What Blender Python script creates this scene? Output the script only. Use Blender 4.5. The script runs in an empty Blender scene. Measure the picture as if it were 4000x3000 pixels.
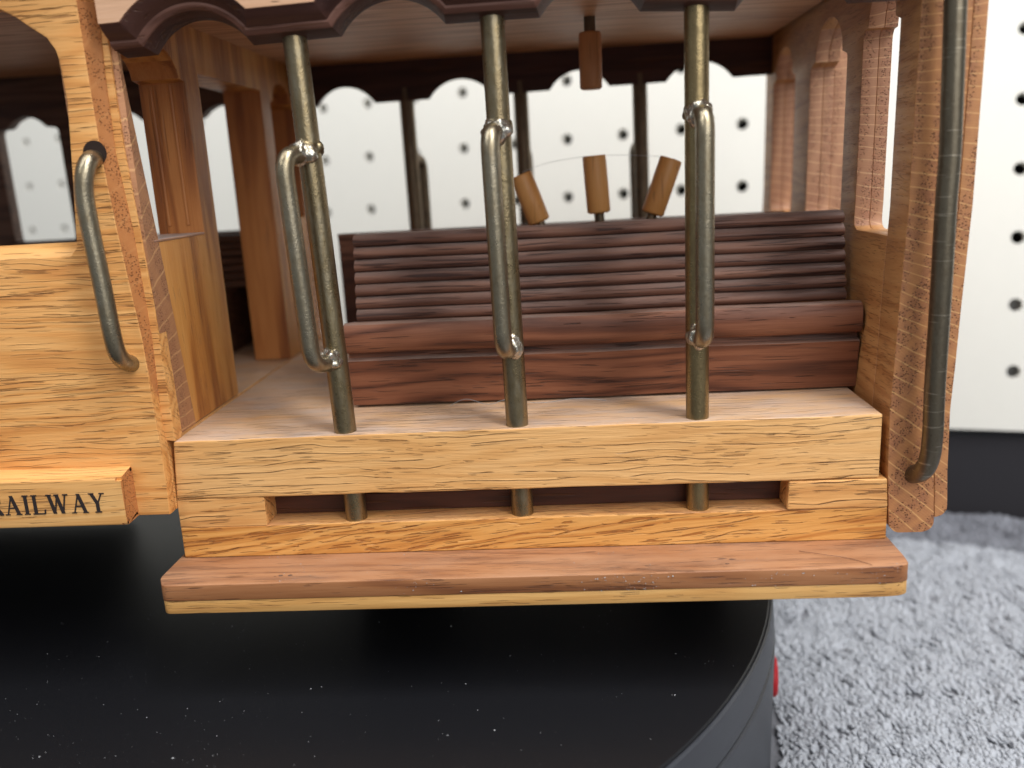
import bpy, bmesh, math, random
import numpy as np
from mathutils import Vector, Matrix, noise as mnoise
random.seed(7); rng = np.random.default_rng(11)
PI = math.pi
scn = bpy.context.scene
scn.unit_settings.system = 'METRIC'; scn.unit_settings.scale_length = 0.01      # one unit = one centimetre
COL = scn.collection

# ------------------------------------------------------------------ camera
F = 3443.2429                                    # focal length in pixels of the 4000 px wide photograph
CAM = Vector((8.4386, -17.3628, 4.9931)); YAW, PIT, ROL = -.0688, .2311, -.0556
_f = Vector((math.sin(YAW)*math.cos(PIT), math.cos(YAW)*math.cos(PIT), -math.sin(PIT)))
_r = Vector((math.cos(YAW), -math.sin(YAW), 0)); _u = _r.cross(_f)
RT = math.cos(ROL)*_r + math.sin(ROL)*_u; UP = -math.sin(ROL)*_r + math.cos(ROL)*_u
def at(px, py, ax, v):
    """point of the plane ax = v seen at a photograph pixel (used only to measure the real thing)"""
    d = _f + RT*((px-2000)/F) - UP*((py-1500)/F); i = 'xyz'.index(ax)
    return CAM + d*((v-CAM[i])/d[i])
cam_d = bpy.data.cameras.new('camera'); cam = bpy.data.objects.new('camera', cam_d); COL.objects.link(cam)
M = Matrix((RT, UP, -_f)).transposed().to_4x4(); M.translation = CAM; cam.matrix_world = M
cam_d.sensor_width = 36; cam_d.lens = 36*F/4000; cam_d.clip_start = .5; cam_d.clip_end = 500
cam_d.dof.use_dof = True; cam_d.dof.focus_distance = 18.6; cam_d.dof.aperture_fstop = cam_d.lens*.001/(2*.145)
scn.camera = cam
# ------------------------------------------------------------------ room light
w = bpy.data.worlds.new('World'); scn.world = w; w.use_nodes = True
w.node_tree.nodes['Background'].inputs[0].default_value = (.90, .95, 1, 1); w.node_tree.nodes['Background'].inputs[1].default_value = .27
def area(name, loc, tgt, sx, sy, power, col=(1, .97, .92)):
    l = bpy.data.lights.new(name, 'AREA'); l.shape = 'RECTANGLE'; l.size = sx; l.size_y = sy; l.energy = power; l.color = col
    o = bpy.data.objects.new(name, l); COL.objects.link(o); o.location = loc
    o.rotation_euler = (Vector(tgt)-Vector(loc)).to_track_quat('-Z', 'Y').to_euler(); return o
area('overhead_light', (-16, -27, 62), (6, 4, 0), 14, 70, 20000)
area('overhead_light', (30, -22, 62), (10, 6, 0), 14, 70, 47000)
area('front_fill', (42, -66, 32), (8, 5, 2), 66, 44, 25000, (1, .985, .96))  # added soft fill from the front right, no window stands there
area('overhead_light', (34, 3, 46), (16, 20, 2), 50, 18, 14000, (.96, .98, 1))  # added above the rear to light the pegboard
area('overhead_light', (-22, 6, 50), (-6, 24, 4), 40, 16, 9000, (.97, .98, 1))  # added fill that brightens the left of the pegboard
scn.view_settings.view_transform = 'Standard'; scn.view_settings.look = 'None'
scn.view_settings.exposure = 0; scn.view_settings.gamma = 1; scn.view_settings.use_curve_mapping = False
scn.cycles.use_denoising = True
scn.cycles.max_bounces = 8; scn.cycles.diffuse_bounces = 4

# ------------------------------------------------------------------ helpers
def obj(name, bm, mats, parent=None, smooth=False, base=None):
    me = bpy.data.meshes.new(name)
    if isinstance(bm, bmesh.types.BMesh):
        bmesh.ops.recalc_face_normals(bm, faces=bm.faces); bm.to_mesh(me); bm.free()
    else: me = bm; me.name = name
    for m in (mats if isinstance(mats, (list, tuple)) else [mats]): me.materials.append(m)
    if smooth:
        for p in me.polygons: p.use_smooth = True
    o = bpy.data.objects.new(name, me); COL.objects.link(o)
    if parent:
        o.parent = parent
        b = Vector((0, 0, 0)); q = parent
        while q: b += q.location; q = q.parent
        o.location = -b                         # meshes are written in place coordinates
    return o
def auto_smooth(me, ang=35):
    me.shade_smooth() if hasattr(me, 'shade_smooth') else None
    bm = bmesh.new(); bm.from_mesh(me)
    for e in bm.edges:
        if len(e.link_faces) == 2 and e.calc_face_angle(0) > math.radians(ang): e.smooth = False
    for f in bm.faces: f.smooth = True
    bm.to_mesh(me); bm.free()
def hexa(bm, P, bev=.03, seg=2):
    """P: 8 corners, lower four then upper four, each ring in order"""
    t = bmesh.new(); v = [t.verts.new(p) for p in P]
    for q in ((3, 2, 1, 0), (4, 5, 6, 7), (0, 1, 5, 4), (1, 2, 6, 5), (2, 3, 7, 6), (3, 0, 4, 7)): t.faces.new([v[i] for i in q])
    bmesh.ops.recalc_face_normals(t, faces=t.faces)
    if bev: bmesh.ops.bevel(t, geom=t.edges[:], offset=bev, segments=seg, profile=.5, affect='EDGES')
    me = bpy.data.meshes.new('t'); t.to_mesh(me); t.free(); bm.from_mesh(me); bpy.data.meshes.remove(me)
def box(bm, x0, x1, y0, y1, z0, z1, bev=.03, seg=2):
    hexa(bm, [(x0, y0, z0), (x1, y0, z0), (x1, y1, z0), (x0, y1, z0), (x0, y0, z1), (x1, y0, z1), (x1, y1, z1), (x0, y1, z1)], bev, seg)
def rough_edges(bm, amp, cell=.35, axis=0):
    for v in bm.verts:
        n = mnoise.noise(v.co*cell*3+Vector((3, 7, 1)))
        v.co += Vector((0, n*amp, mnoise.noise(v.co*cell*2.3)*amp))
def cut_axis(bm, ax, vals):
    n = Vector((0, 0, 0)); n[ax] = 1
    for v in vals:
        c = Vector((0, 0, 0)); c[ax] = v
        bmesh.ops.bisect_plane(bm, geom=bm.verts[:]+bm.edges[:]+bm.faces[:], plane_co=c, plane_no=n)
def tube(bm, path, r, seg=20, cap=True):
    path = [Vector(p) for p in path]; rings = []
    rr = r if isinstance(r, (list, tuple)) else [r]*len(path)
    t0 = (path[1]-path[0]).normalized(); ref = Vector((1, 0, 0)) if abs(t0.x) < .8 else Vector((0, 1, 0))
    n = t0.cross(ref).normalized()
    for i, p in enumerate(path):
        a = path[max(i-1, 0)]; b = path[min(i+1, len(path)-1)]; t = (b-a).normalized()
        n = (n - t*n.dot(t)).normalized(); m = t.cross(n)
        rings.append([bm.verts.new(p+(n*math.cos(2*PI*k/seg)+m*math.sin(2*PI*k/seg))*rr[i]) for k in range(seg)])
    for A, B in zip(rings, rings[1:]):
        for k in range(seg): bm.faces.new((A[k], A[(k+1) % seg], B[(k+1) % seg], B[k]))
    if cap: bm.faces.new(rings[0][::-1]); bm.faces.new(rings[-1])
def rounded_path(pts, rad, n=8):
    pts = [Vector(p) for p in pts]; out = [pts[0]]
    for a, b, c in zip(pts, pts[1:], pts[2:]):
        d1 = (a-b); d2 = (c-b); r1 = min(rad, d1.length*.49); r2 = min(rad, d2.length*.49)
        A = b+d1.normalized()*r1; B = b+d2.normalized()*r2
        for k in range(n+1):
            t = k/n; out.append(A*(1-t)**2+b*2*t*(1-t)+B*t*t)
    out.append(pts[-1]); return out
def dense(pts, step=.25):
    o = []
    for a, b in zip(pts, pts[1:]):
        a = Vector(a); b = Vector(b); k = max(1, int((b-a).length/step))
        o += [a.lerp(b, i/k) for i in range(k)]
    return o+[Vector(pts[-1])]
def plate(outline, holes, t, bev, place, name='t'):
    """flat board with openings; place(u, v, w) -> world"""
    cu = bpy.data.curves.new(name, 'CURVE'); cu.dimensions = '2D'; cu.fill_mode = 'BOTH'
    cu.extrude = max(t/2-bev, .001); cu.bevel_depth = bev; cu.bevel_resolution = 2; cu.offset = -bev
    for L in [outline]+holes:
        s = cu.splines.new('POLY'); s.points.add(len(L)-1); s.use_cyclic_u = True
        for p, q in zip(s.points, L): p.co = (q[0], q[1], 0, 1)
    o = bpy.data.objects.new(name, cu); COL.objects.link(o)
    me = bpy.data.meshes.new_from_object(o.evaluated_get(bpy.context.evaluated_depsgraph_get()))
    bpy.data.objects.remove(o); bpy.data.curves.remove(cu)
    bm = bmesh.new(); bm.from_mesh(me); bpy.data.meshes.remove(me)
    bmesh.ops.remove_doubles(bm, verts=bm.verts, dist=1e-4)
    for v in bm.verts: v.co = Vector(place(v.co.x, v.co.y, v.co.z))
    return bm
def round_poly(pts, rads, n=5):
    out = []; N = len(pts)
    for i, p in enumerate(pts):
        r = rads[i] if isinstance(rads, (list, tuple)) else rads
        if r <= 0: out.append(tuple(p)); continue
        a, b, c = Vector(pts[i-1]), Vector(p), Vector(pts[(i+1) % N])
        A = b+(a-b).normalized()*min(r, (a-b).length*.49); B = b+(c-b).normalized()*min(r, (c-b).length*.49)
        for k in range(n+1):
            t = k/n; q = A*(1-t)**2+b*2*t*(1-t)+B*t*t; out.append((q.x, q.y))
    return out
def extrude_x(profile, x0, x1, bev=0, nx=1, wob=0):
    """profile (y, z) swept along x"""
    bm = bmesh.new(); rings = []
    for i in range(nx+1):
        x = x0+(x1-x0)*i/nx; dy = wob*mnoise.noise(Vector((x*.6, 3.1, 0))); dz = wob*mnoise.noise(Vector((x*.5, 9.1, 0)))
        rings.append([bm.verts.new((x, y+dy, z+dz)) for y, z in profile])
    n = len(profile)
    for A, B in zip(rings, rings[1:]):
        for k in range(n): bm.faces.new((A[k], A[(k+1) % n], B[(k+1) % n], B[k]))
    bm.faces.new(rings[0][::-1]); bm.faces.new(rings[-1])
    return bm
def face_mats(me, rule):
    for p in me.polygons: p.material_index = rule(p.normal, p.center)

# ------------------------------------------------------------------ materials
def nt(name):
    m = bpy.data.materials.new(name); m.use_nodes = True; t = m.node_tree; t.nodes.clear()
    o = t.nodes.new('ShaderNodeOutputMaterial'); b = t.nodes.new('ShaderNodeBsdfPrincipled'); t.links.new(b.outputs[0], o.inputs[0])
    return m, t, b
class G:
    def __init__(s, t): s.t = t
    def val(s, sock, v):
        if isinstance(v, bpy.types.NodeSocket): s.t.links.new(v, sock)
        elif v is not None: sock.default_value = v
    def math(s, op, a, b=None, c=None, clamp=False):
        n = s.t.nodes.new('ShaderNodeMath'); n.operation = op; n.use_clamp = clamp
        for i, v in enumerate((a, b, c)): s.val(n.inputs[i], v)
        return n.outputs[0]
    def vmath(s, op, a, b=None):
        n = s.t.nodes.new('ShaderNodeVectorMath'); n.operation = op; s.val(n.inputs[0], a)
        if b is not None:
            s.val(n.inputs[3 if op == 'SCALE' else 1], b)
        return n.outputs[1 if op in ('DOT_PRODUCT', 'LENGTH') else 0]
    def coord(s, which='Object'): return s.t.nodes.new('ShaderNodeTexCoord').outputs[which]
    def mapping(s, v, loc=(0, 0, 0), scale=(1, 1, 1), rot=(0, 0, 0)):
        n = s.t.nodes.new('ShaderNodeMapping'); s.t.links.new(v, n.inputs[0])
        n.inputs[1].default_value = loc; n.inputs[2].default_value = rot; n.inputs[3].default_value = scale; return n.outputs[0]
    def noise(s, v, scale=1, detail=2, rough=.5, dist=0, out=0):
        n = s.t.nodes.new('ShaderNodeTexNoise'); s.t.links.new(v, n.inputs['Vector'])
        n.inputs['Scale'].default_value = scale; n.inputs['Detail'].default_value = detail
        n.inputs['Roughness'].default_value = rough; n.inputs['Distortion'].default_value = dist; return n.outputs[out]
    def voro(s, v, scale=1, feat='F1', rnd=1):
        n = s.t.nodes.new('ShaderNodeTexVoronoi'); n.feature = feat; s.t.links.new(v, n.inputs['Vector'])
        n.inputs['Scale'].default_value = scale; n.inputs['Randomness'].default_value = rnd; return n.outputs[0]
    def ramp(s, v, stops, interp='LINEAR'):
        n = s.t.nodes.new('ShaderNodeValToRGB'); n.color_ramp.interpolation = interp; s.val(n.inputs[0], v)
        while len(stops) > len(n.color_ramp.elements): n.color_ramp.elements.new(.5)
        for e, (p, c) in zip(n.color_ramp.elements, stops):
            e.position = p; e.color = (c, c, c, 1) if not isinstance(c, tuple) else (*c, 1)
        return n.outputs[0]
    def mix(s, f, a, b, mode='MIX'):
        n = s.t.nodes.new('ShaderNodeMix'); n.data_type = 'RGBA'; n.blend_type = mode
        s.val(n.inputs[0], f)
        s.val(n.inputs[6], (*a, 1) if isinstance(a, tuple) else a); s.val(n.inputs[7], (*b, 1) if isinstance(b, tuple) else b)
        return n.outputs[2]
    def bump(s, h, dist=.02, strength=1, normal=None):
        n = s.t.nodes.new('ShaderNodeBump'); n.inputs['Strength'].default_value = strength; n.inputs['Distance'].default_value = dist
        s.t.links.new(h, n.inputs['Height'])
        if normal is not None: s.t.links.new(normal, n.inputs['Normal'])
        return n.outputs[0]
    def sep(s, v):
        n = s.t.nodes.new('ShaderNodeSeparateXYZ'); s.t.links.new(v, n.inputs[0]); return n.outputs
def wood(name, axis, light, mid, dark, pore=(.10, .035, .01), pores=.8, pthr=.62, ring=14, ringamt=.5, bump=.02, rough=.5, seed=0, crack=0, cthr=.5, ca=3.0, cl=.26,
         dust=0, dustc=(.62, .55, .52), wav=.25, plen=.45, pw=13, tilt=0, fibre=.5, stain=None):
    m, t, b = nt(name); g = G(t); ai = 'xyz'.index(axis)
    co = g.coord()
    if tilt:
        r = [0, 0, 0]; r[1 if axis != 'y' else 0] = tilt; co = g.mapping(co, rot=tuple(r))
    s1 = [.55]*3; s1[ai] = .16
    wv = g.noise(g.mapping(co, (seed*3.1, seed*1.7, seed*.9), tuple(s1)), 1, 2, .5, 0, 1)
    amt = [wav]*3; amt[ai] = 0
    cv = g.vmath('ADD', co, g.vmath('MULTIPLY', g.vmath('SUBTRACT', wv, (.5, .5, .5)), tuple(amt)))
    def st(across, along, off=0):
        s = [across]*3; s[ai] = along; return g.mapping(cv, (seed*7.3+off, seed*2.9+off*1.3, seed*5.1-off), tuple(s))
    n1 = g.noise(st(.95, .09, 1), 1, 2, .45)
    rg = g.math('MULTIPLY_ADD', g.math('SINE', g.math('MULTIPLY', n1, ring*6.0)), .5, .5)
    rg = g.math('POWER', rg, 1.6)
    fb = g.noise(st(30, .9, 2), 1, 3, .6)
    lo = g.noise(st(1.6, .25, 3), 1, 2, .5)
    f = g.math('ADD', g.math('MULTIPLY', rg, ringamt), g.math('ADD', g.math('MULTIPLY', fb, fibre), g.math('MULTIPLY', lo, .55)))
    f = g.math('SUBTRACT', f, (fibre+.55)*.5-.28)
    c = g.ramp(f, [(.05, light), (.45, mid), (.95, dark)])
    pn = g.noise(st(pw, plen, 5), 1, 1.5, .5)
    msk = g.math('MULTIPLY_ADD', g.math('ADD', g.noise(st(1.8, .2, 7), 1, 1, .5), g.math('MULTIPLY', rg, .18)), .30, -.175)
    pr_ = g.ramp(g.math('ADD', pn, msk), [(pthr-.012, 0.0), (pthr+.035, 1.0)])
    pm = g.math('MULTIPLY', pr_, pores)
    c = g.mix(pm, c, pore)
    if crack:
        oth = [g.sep(co)[i] for i in range(3) if i != ai]
        perp = g.math('ADD', oth[1], g.math('MULTIPLY', oth[0], .8))
        lw = g.noise(st(.9, .42, 13), 1, 2, .5)
        ph = g.math('ADD', g.math('MULTIPLY', perp, ca), g.math('MULTIPLY', lw, ca*.42))
        ph = g.math('ADD', ph, g.math('MULTIPLY', g.noise(st(3, 1.6, 23), 1, 2, .5), .35))
        cn = g.math('SUBTRACT', g.math('FRACT', ph), .5)
        cm = g.ramp(g.noise(st(3.6, .40, 17), 1, 2, .55), [(cthr, 0.), (cthr+.05, 1.)])
        wd_ = g.math('MULTIPLY_ADD', g.noise(st(6, 1.5, 19), 1, 2, .5), .17, -.032)
        ck = g.math('SUBTRACT', 1, g.math('DIVIDE', g.math('ABSOLUTE', cn), wd_), clamp=True)
        ck = g.math('MULTIPLY', g.math('MULTIPLY', ck, 1.7, clamp=True), cm)
        hl = g.math('MULTIPLY', g.math('MULTIPLY', g.math('LESS_THAN', g.math('ABSOLUTE', g.math('SUBTRACT', cn, .19)), .08), cm), .40*crack)  # painted highlight on the lifted fibres beside each crack
        c = g.mix(hl, c, tuple(min(1, x*1.25) for x in light)); c = g.mix(g.math('MULTIPLY', ck, crack), c, pore)
    if stain:
        c = g.mix(g.math('MULTIPLY', g.ramp(g.noise(g.mapping(co, (seed, 0, 0), (.5, .5, .5)), 1, 3, .6), [(.5, 0.), (.72, 1.)]), .5), c, stain)
    if dust:
        nz = g.sep(t.nodes.new('ShaderNodeNewGeometry').outputs['Normal'])[2]
        up = g.ramp(nz, [(.5, 0.), (.95, 1.)])
        s2 = [1.6]*3; s2[ai] = .5
        dn = g.ramp(g.noise(g.mapping(co, (seed, 3, 1), tuple(s2)), 1, 4, .65), [(.3, .25), (.7, 1.)])
        c = g.mix(g.math('MULTIPLY', g.math('MULTIPLY', up, dn), dust), c, dustc)
    t.links.new(c, b.inputs['Base Color'])
    h = g.math('SUBTRACT', g.math('MULTIPLY', fb, .22), g.math('MULTIPLY', pr_, .9))
    h = g.math('ADD', h, g.math('MULTIPLY', g.noise(st(9, .5, 11), 1, 2, .5), .35))
    if crack: h = g.math('SUBTRACT', h, g.math('MULTIPLY', ck, 1.2))
    t.links.new(g.bump(h, bump, 1), b.inputs['Normal'])
    t.links.new(g.math('MULTIPLY_ADD', fb, .25, rough-.12), b.inputs['Roughness'])
    b.inputs['Specular IOR Level'].default_value = .42
    return m
def endgrain(name, base, alt, line, ctr, N=34, plane='xz', seed=0, dots=.62, lin=.7, rings=1.7, rough=.55, bandlo=.1):
    """end of an oak board: light medullary rays fanning from the pith, bands of open pores"""
    m, t, b = nt(name); g = G(t); co = g.coord(); s = g.sep(co)
    u, v = (s[0], s[2]) if plane == 'xz' else (s[1], s[2])
    wn = g.noise(co, 1.1, 2, .5); du = g.math('SUBTRACT', u, ctr[0]); dv = g.math('SUBTRACT', v, ctr[1])
    ang = g.math('ARCTAN2', dv, du); rad = g.math('SQRT', g.math('ADD', g.math('MULTIPLY', du, du), g.math('MULTIPLY', dv, dv)))
    a = g.math('ADD', g.math('MULTIPLY', ang, N), g.math('MULTIPLY', wn, .5))
    a = g.math('ADD', a, g.math('MULTIPLY', g.math('SINE', g.math('MULTIPLY', ang, N*.37)), .5))
    fr = g.math('ABSOLUTE', g.math('SUBTRACT', g.math('FRACT', a), .5))
    ln = g.math('MULTIPLY', g.ramp(fr, [(.0, 1.), (.03, .7), (.075, 0.)]), g.ramp(g.noise(co, 2.3, 2, .5), [(.3, .5), (.5, 1.)]))
    f2 = g.math('ABSOLUTE', g.math('SUBTRACT', g.math('FRACT', g.math('MULTIPLY', a, 5.3)), .5))
    ln2 = g.math('MULTIPLY', g.ramp(f2, [(.0, 1.), (.12, 0.)]), .22)
    rb = g.math('FRACT', g.math('ADD', g.math('MULTIPLY', rad, rings), g.math('MULTIPLY', wn, .7)))
    band = g.ramp(rb, [(.0, .1), (.25, 1.), (.7, .9), (1., .1)])
    blot = g.noise(co, 5, 3, .6)
    c = g.mix(g.math('MULTIPLY', g.math('MULTIPLY_ADD', band, .5, .4), g.ramp(blot, [(.3, .35), (.65, 1.)])), base, alt)
    vd = g.voro(g.mapping(co, (seed, 0, seed)), 21)
    dt = g.math('MULTIPLY', g.ramp(vd, [(.20, 1.), (.36, 0.)]), g.ramp(g.math('MULTIPLY', band, g.noise(co, 3.1, 2, .5)), [(.22, 0.), (.38, 1.)]))
    c = g.mix(g.math('MULTIPLY', dt, dots), c, (.06, .018, .006))
    vl = g.voro(g.mapping(co, (seed+5, 2, seed)), 26)
    c = g.mix(g.math('MULTIPLY', g.ramp(vl, [(.10, 1.), (.22, 0.)]), g.math('MULTIPLY', band, .45)), c, (.78, .42, .2))
    c = g.mix(g.math('MULTIPLY', g.math('MAXIMUM', ln, ln2), lin), c, line)
    t.links.new(c, b.inputs['Base Color'])
    t.links.new(g.bump(g.math('ADD', g.math('MULTIPLY', dt, -1), g.math('MULTIPLY', blot, .3)), .02), b.inputs['Normal'])
    b.inputs['Roughness'].default_value = rough; b.inputs['Specular IOR Level'].default_value = .4
    return m
def metal(name, a, bcol, ccol, rough=.33, bump=.006, seed=0, scratch=0, met=.92):
    m, t, b = nt(name); g = G(t); co = g.coord()
    n1 = g.noise(g.mapping(co, (seed, 0, 0), (1.6, 1.6, .35)), 1.3, 4, .65); n2 = g.noise(g.mapping(co, (seed, 4, 0), (3, 3, 1.2)), 2.2, 4, .7)
    c = g.mix(g.ramp(n1, [(.3, 0.), (.7, 1.)]), a, bcol); c = g.mix(g.ramp(n2, [(.45, 0.), (.8, 1.)]), c, ccol)
    sp = g.ramp(g.noise(co, 30, 3, .6), [(.62, 0.), (.74, 1.)]); c = g.mix(g.math('MULTIPLY', sp, .65), c, (.05, .04, .025))
    if scratch:
        sc = g.ramp(g.noise(g.mapping(co, (0, 0, 0), (2, 2, 26), (.5, .35, 0)), 1, 1, .5), [(.66, 0.), (.70, 1.)]); c = g.mix(g.math('MULTIPLY', sc, scratch), c, (.5, .45, .36))
    t.links.new(c, b.inputs['Base Color']); b.inputs['Metallic'].default_value = met
    t.links.new(g.math('MULTIPLY_ADD', n2, .3, rough-.12), b.inputs['Roughness'])
    h = g.math('ADD', g.math('MULTIPLY', g.noise(co, 9, 2, .5), .6), g.math('MULTIPLY', g.noise(co, 36, 2, .5), .6))
    t.links.new(g.bump(h, bump), b.inputs['Normal']); return m
def plain(name, col, rough=.5, nscale=0, namt=.2, bump=0, bscale=20, metallic=0, spec=.5):
    m, t, b = nt(name); g = G(t); co = g.coord()
    if nscale:
        n = g.noise(co, nscale, 4, .6); c = g.mix(n, tuple(x*(1-namt) for x in col), tuple(min(1, x*(1+namt)) for x in col)); t.links.new(c, b.inputs['Base Color'])
    else: b.inputs['Base Color'].default_value = (*col, 1)
    if bump: t.links.new(g.bump(g.noise(co, bscale, 3, .6), bump), b.inputs['Normal'])
    b.inputs['Roughness'].default_value = rough; b.inputs['Metallic'].default_value = metallic; b.inputs['Specular IOR Level'].default_value = spec
    return m
OAK = dict(light=(.82, .44, .155), mid=(.74, .35, .105), dark=(.42, .17, .04))
m_bar = wood('oak_bar', 'x', (.83, .50, .215), (.74, .40, .145), (.56, .255, .075), pore=(.24, .085, .018), pores=.5, pthr=.67, ring=7, ringamt=.22, bump=.045, seed=1, wav=.55, plen=1.1, pw=34, crack=.72, cthr=.48, ca=6, cl=.24, dust=.9, dustc=(.58, .46, .40))
m_spacer = wood('oak_spacer', 'x', (.80, .46, .18), (.70, .355, .12), (.50, .21, .06), pore=(.16, .055, .012), pores=.6, pthr=.64, ring=9, ringamt=.3, bump=.03, seed=2, wav=.4, plen=1.1, pw=34, crack=.8, cthr=.50, ca=4)
m_lower = wood('oak_lower', 'x', (.78, .42, .135), (.68, .325, .085), (.48, .18, .038), pore=(.34, .11, .02), pores=.75, pthr=.62, ring=11, ringamt=.5, bump=.03, seed=3, wav=.9, plen=1.6, pw=26, tilt=.10, crack=.5, cthr=.52, ca=4, dust=.5, dustc=(.5, .33, .22))
m_panel = wood('oak_panel', 'x', (.84, .475, .18), OAK['mid'], (.52, .20, .05), pore=(.27, .095, .022), pores=.6, pthr=.645, ring=10, ringamt=.35, bump=.04, seed=4, wav=.4, plen=.9, pw=28, crack=.55, cthr=.48, ca=9, cl=.3)
m_board = wood('oak_name_board', 'x', (.84, .50, .20), (.75, .39, .13), (.54, .24, .065), pore=(.2, .07, .02), pores=.5, pthr=.66, ring=8, ringamt=.3, bump=.02, seed=5, wav=.3, plen=1.1, pw=30, crack=.5, cthr=.50, ca=8)
m_step = wood('walnut_step', 'x', (.42, .195, .088), (.31, .125, .048), (.15, .048, .02), pore=(.07, .02, .01), pores=.7, pthr=.645, ring=8, ringamt=.45, bump=.012, seed=6, wav=.3, dust=.5, dustc=(.50, .31, .20), plen=1.2, pw=36, rough=.5)
m_steplow = wood('oak_step_underlay', 'x', (.74, .45, .17), (.63, .34, .11), (.44, .19, .05), pore=(.25, .09, .02), pores=.6, pthr=.65, ring=9, ringamt=.3, bump=.025, seed=7, wav=.5, plen=1.1, pw=34)
m_seat = wood('walnut_seat', 'x', (.29, .115, .060), (.175, .060, .030), (.065, .020, .011), pore=(.03, .01, .006), pores=.7, pthr=.64, ring=7, ringamt=.5, bump=.015, seed=8, wav=.4, plen=.7, pw=30, dust=.65, dustc=(.44, .35, .31))
m_slat = wood('walnut_slat', 'x', (.28, .135, .09), (.165, .074, .05), (.062, .024, .018), pore=(.03, .01, .008), pores=.8, pthr=.62, ring=7, ringamt=.4, bump=.02, seed=9, wav=.3, plen=.6, pw=22, dust=.6, dustc=(.40, .33, .31))
m_val = wood('walnut_valance', 'x', (.70, .44, .29), (.60, .35, .21), (.38, .18, .10), pore=(.10, .03, .015), pores=.85, pthr=.66, ring=6, ringamt=.3, bump=.03, seed=10, wav=.2, plen=1.1, pw=10)
m_valdark = wood('walnut_shaded_cove', 'x', (.085, .034, .024), (.058, .021, .016), (.03, .010, .008), pores=.5, ring=6, bump=.01, seed=11)  # same board, shade of cove and underside put into the colour
m_valbead = wood('walnut_shaded_bead', 'x', (.24, .12, .09), (.18, .082, .06), (.10, .042, .03), pores=.4, ring=6, bump=.012, seed=12)  # same board again, bead painted in a half-shaded tone
m_ceil = wood('oak_ceiling', 'x', (.66, .37, .19), (.54, .275, .13), (.36, .16, .065), pores=.35, pthr=.66, ring=8, bump=.01, seed=13, wav=.3)
m_bulkR = wood('oak_bulkhead_face', 'y', (.60, .32, .13), (.50, .235, .085), (.36, .14, .045), pore=(.24, .08, .025), pores=.45, pthr=.62, ring=8, ringamt=.35, bump=.02, seed=14, wav=.6, plen=2.2, pw=48)
m_bulkL = wood('oak_bulkhead_upright', 'z', (.64, .32, .09), (.52, .22, .052), (.28, .09, .02), pores=.3, pthr=.66, ring=4, ringamt=.5, bump=.012, seed=15, wav=.7, plen=1., pw=30)
m_jamb = wood('oak_jamb', 'z', (.56, .24, .075), (.42, .155, .042), (.22, .065, .018), pores=.3, pthr=.66, ring=5, ringamt=.5, bump=.012, seed=16, wav=.5)
m_endR = endgrain('oak_end_grain', (.52, .235, .088), (.30, .12, .06), (.78, .45, .18), (5.5, 6.6), N=44)
m_endR2 = endgrain('oak_end_grain_outer', (.55, .255, .098), (.35, .145, .07), (.80, .47, .20), (5.2, 6.9), N=47, seed=4)
m_endJ = endgrain('oak_end_grain_jamb', (.54, .29, .165), (.40, .19, .115), (.80, .52, .30), (5.5, 6.6), N=44, seed=9, dots=.35)
m_stile = endgrain('oak_end_grain_stile', (.44, .21, .095), (.33, .145, .072), (.66, .38, .17), (-7, 0.0), N=22, plane='yz', seed=2, dots=.35, rings=1.2)
m_cove = endgrain('oak_end_grain_cove', (.52, .22, .075), (.45, .17, .055), (.60, .29, .11), (-7, 0.0), N=18, plane='yz', seed=6, dots=.45, lin=.4)
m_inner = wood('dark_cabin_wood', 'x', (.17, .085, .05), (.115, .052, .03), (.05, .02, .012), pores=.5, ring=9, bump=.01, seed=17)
m_inbeam = wood('brown_inner_beam', 'x', (.10, .035, .02), (.075, .024, .013), (.04, .012, .007), pores=.5, ring=9, bump=.01, seed=18)
m_dowel = wood('turned_dowel', 'z', (.78, .40, .14), (.68, .32, .10), (.5, .21, .06), pores=.3, pthr=.68, ring=4, ringamt=.3, bump=.006, seed=19, rough=.45)
m_dowel2 = wood('dark_turned_dowel', 'z', (.60, .29, .12), (.50, .22, .085), (.34, .13, .045), pores=.3, pthr=.68, ring=7, ringamt=.3, bump=.006, seed=20, rough=.45)
m_brass = metal('tarnished_brass', (.33, .26, .145), (.22, .17, .10), (.33, .29, .21), .27, .008)
m_brass2 = metal('olive_brass', (.37, .285, .145), (.28, .21, .11), (.20, .15, .08), .27, .008, seed=5)
m_steel = metal('dull_steel', (.31, .265, .18), (.37, .33, .25), (.23, .18, .11), .27, .008, seed=3)
m_rail = metal('scratched_dark_steel', (.17, .145, .105), (.22, .19, .14), (.12, .095, .065), .33, .004, seed=8, scratch=.55)
m_solder = metal('solder', (.62, .60, .55), (.50, .47, .40), (.40, .33, .20), .24, .012, seed=2)
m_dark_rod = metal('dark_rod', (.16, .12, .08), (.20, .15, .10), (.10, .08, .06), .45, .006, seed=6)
m_burn = plain('burnt_lettering', (.022, .014, .014), .7, 30, .5)
m_black = plain('matt_black_plastic', (.0060, .0064, .0085), .40, 30, .35, .0012, 90, spec=.38)
m_rim = plain('grey_black_plastic', (.036, .039, .048), .38, 20, .2, .001, 80)
m_red = plain('red_plastic', (.55, .02, .03), .35)
m_wheel = plain('black_wheel', (.02, .02, .02), .5)
m_peg = plain('white_pegboard', (.71, .705, .66), .5, 2, .02, .002, 8)
m_behind = plain('dark_wall_behind', (.05, .04, .035), .9)
m_behind2 = plain('lit_wall_tone', (.45, .45, .46), .9)  # pale tone imitates a lit space seen through the lower holes
m_strip = plain('charcoal_backsplash', (.018, .017, .022), .75, 30, .4, .004, 40)
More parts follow.
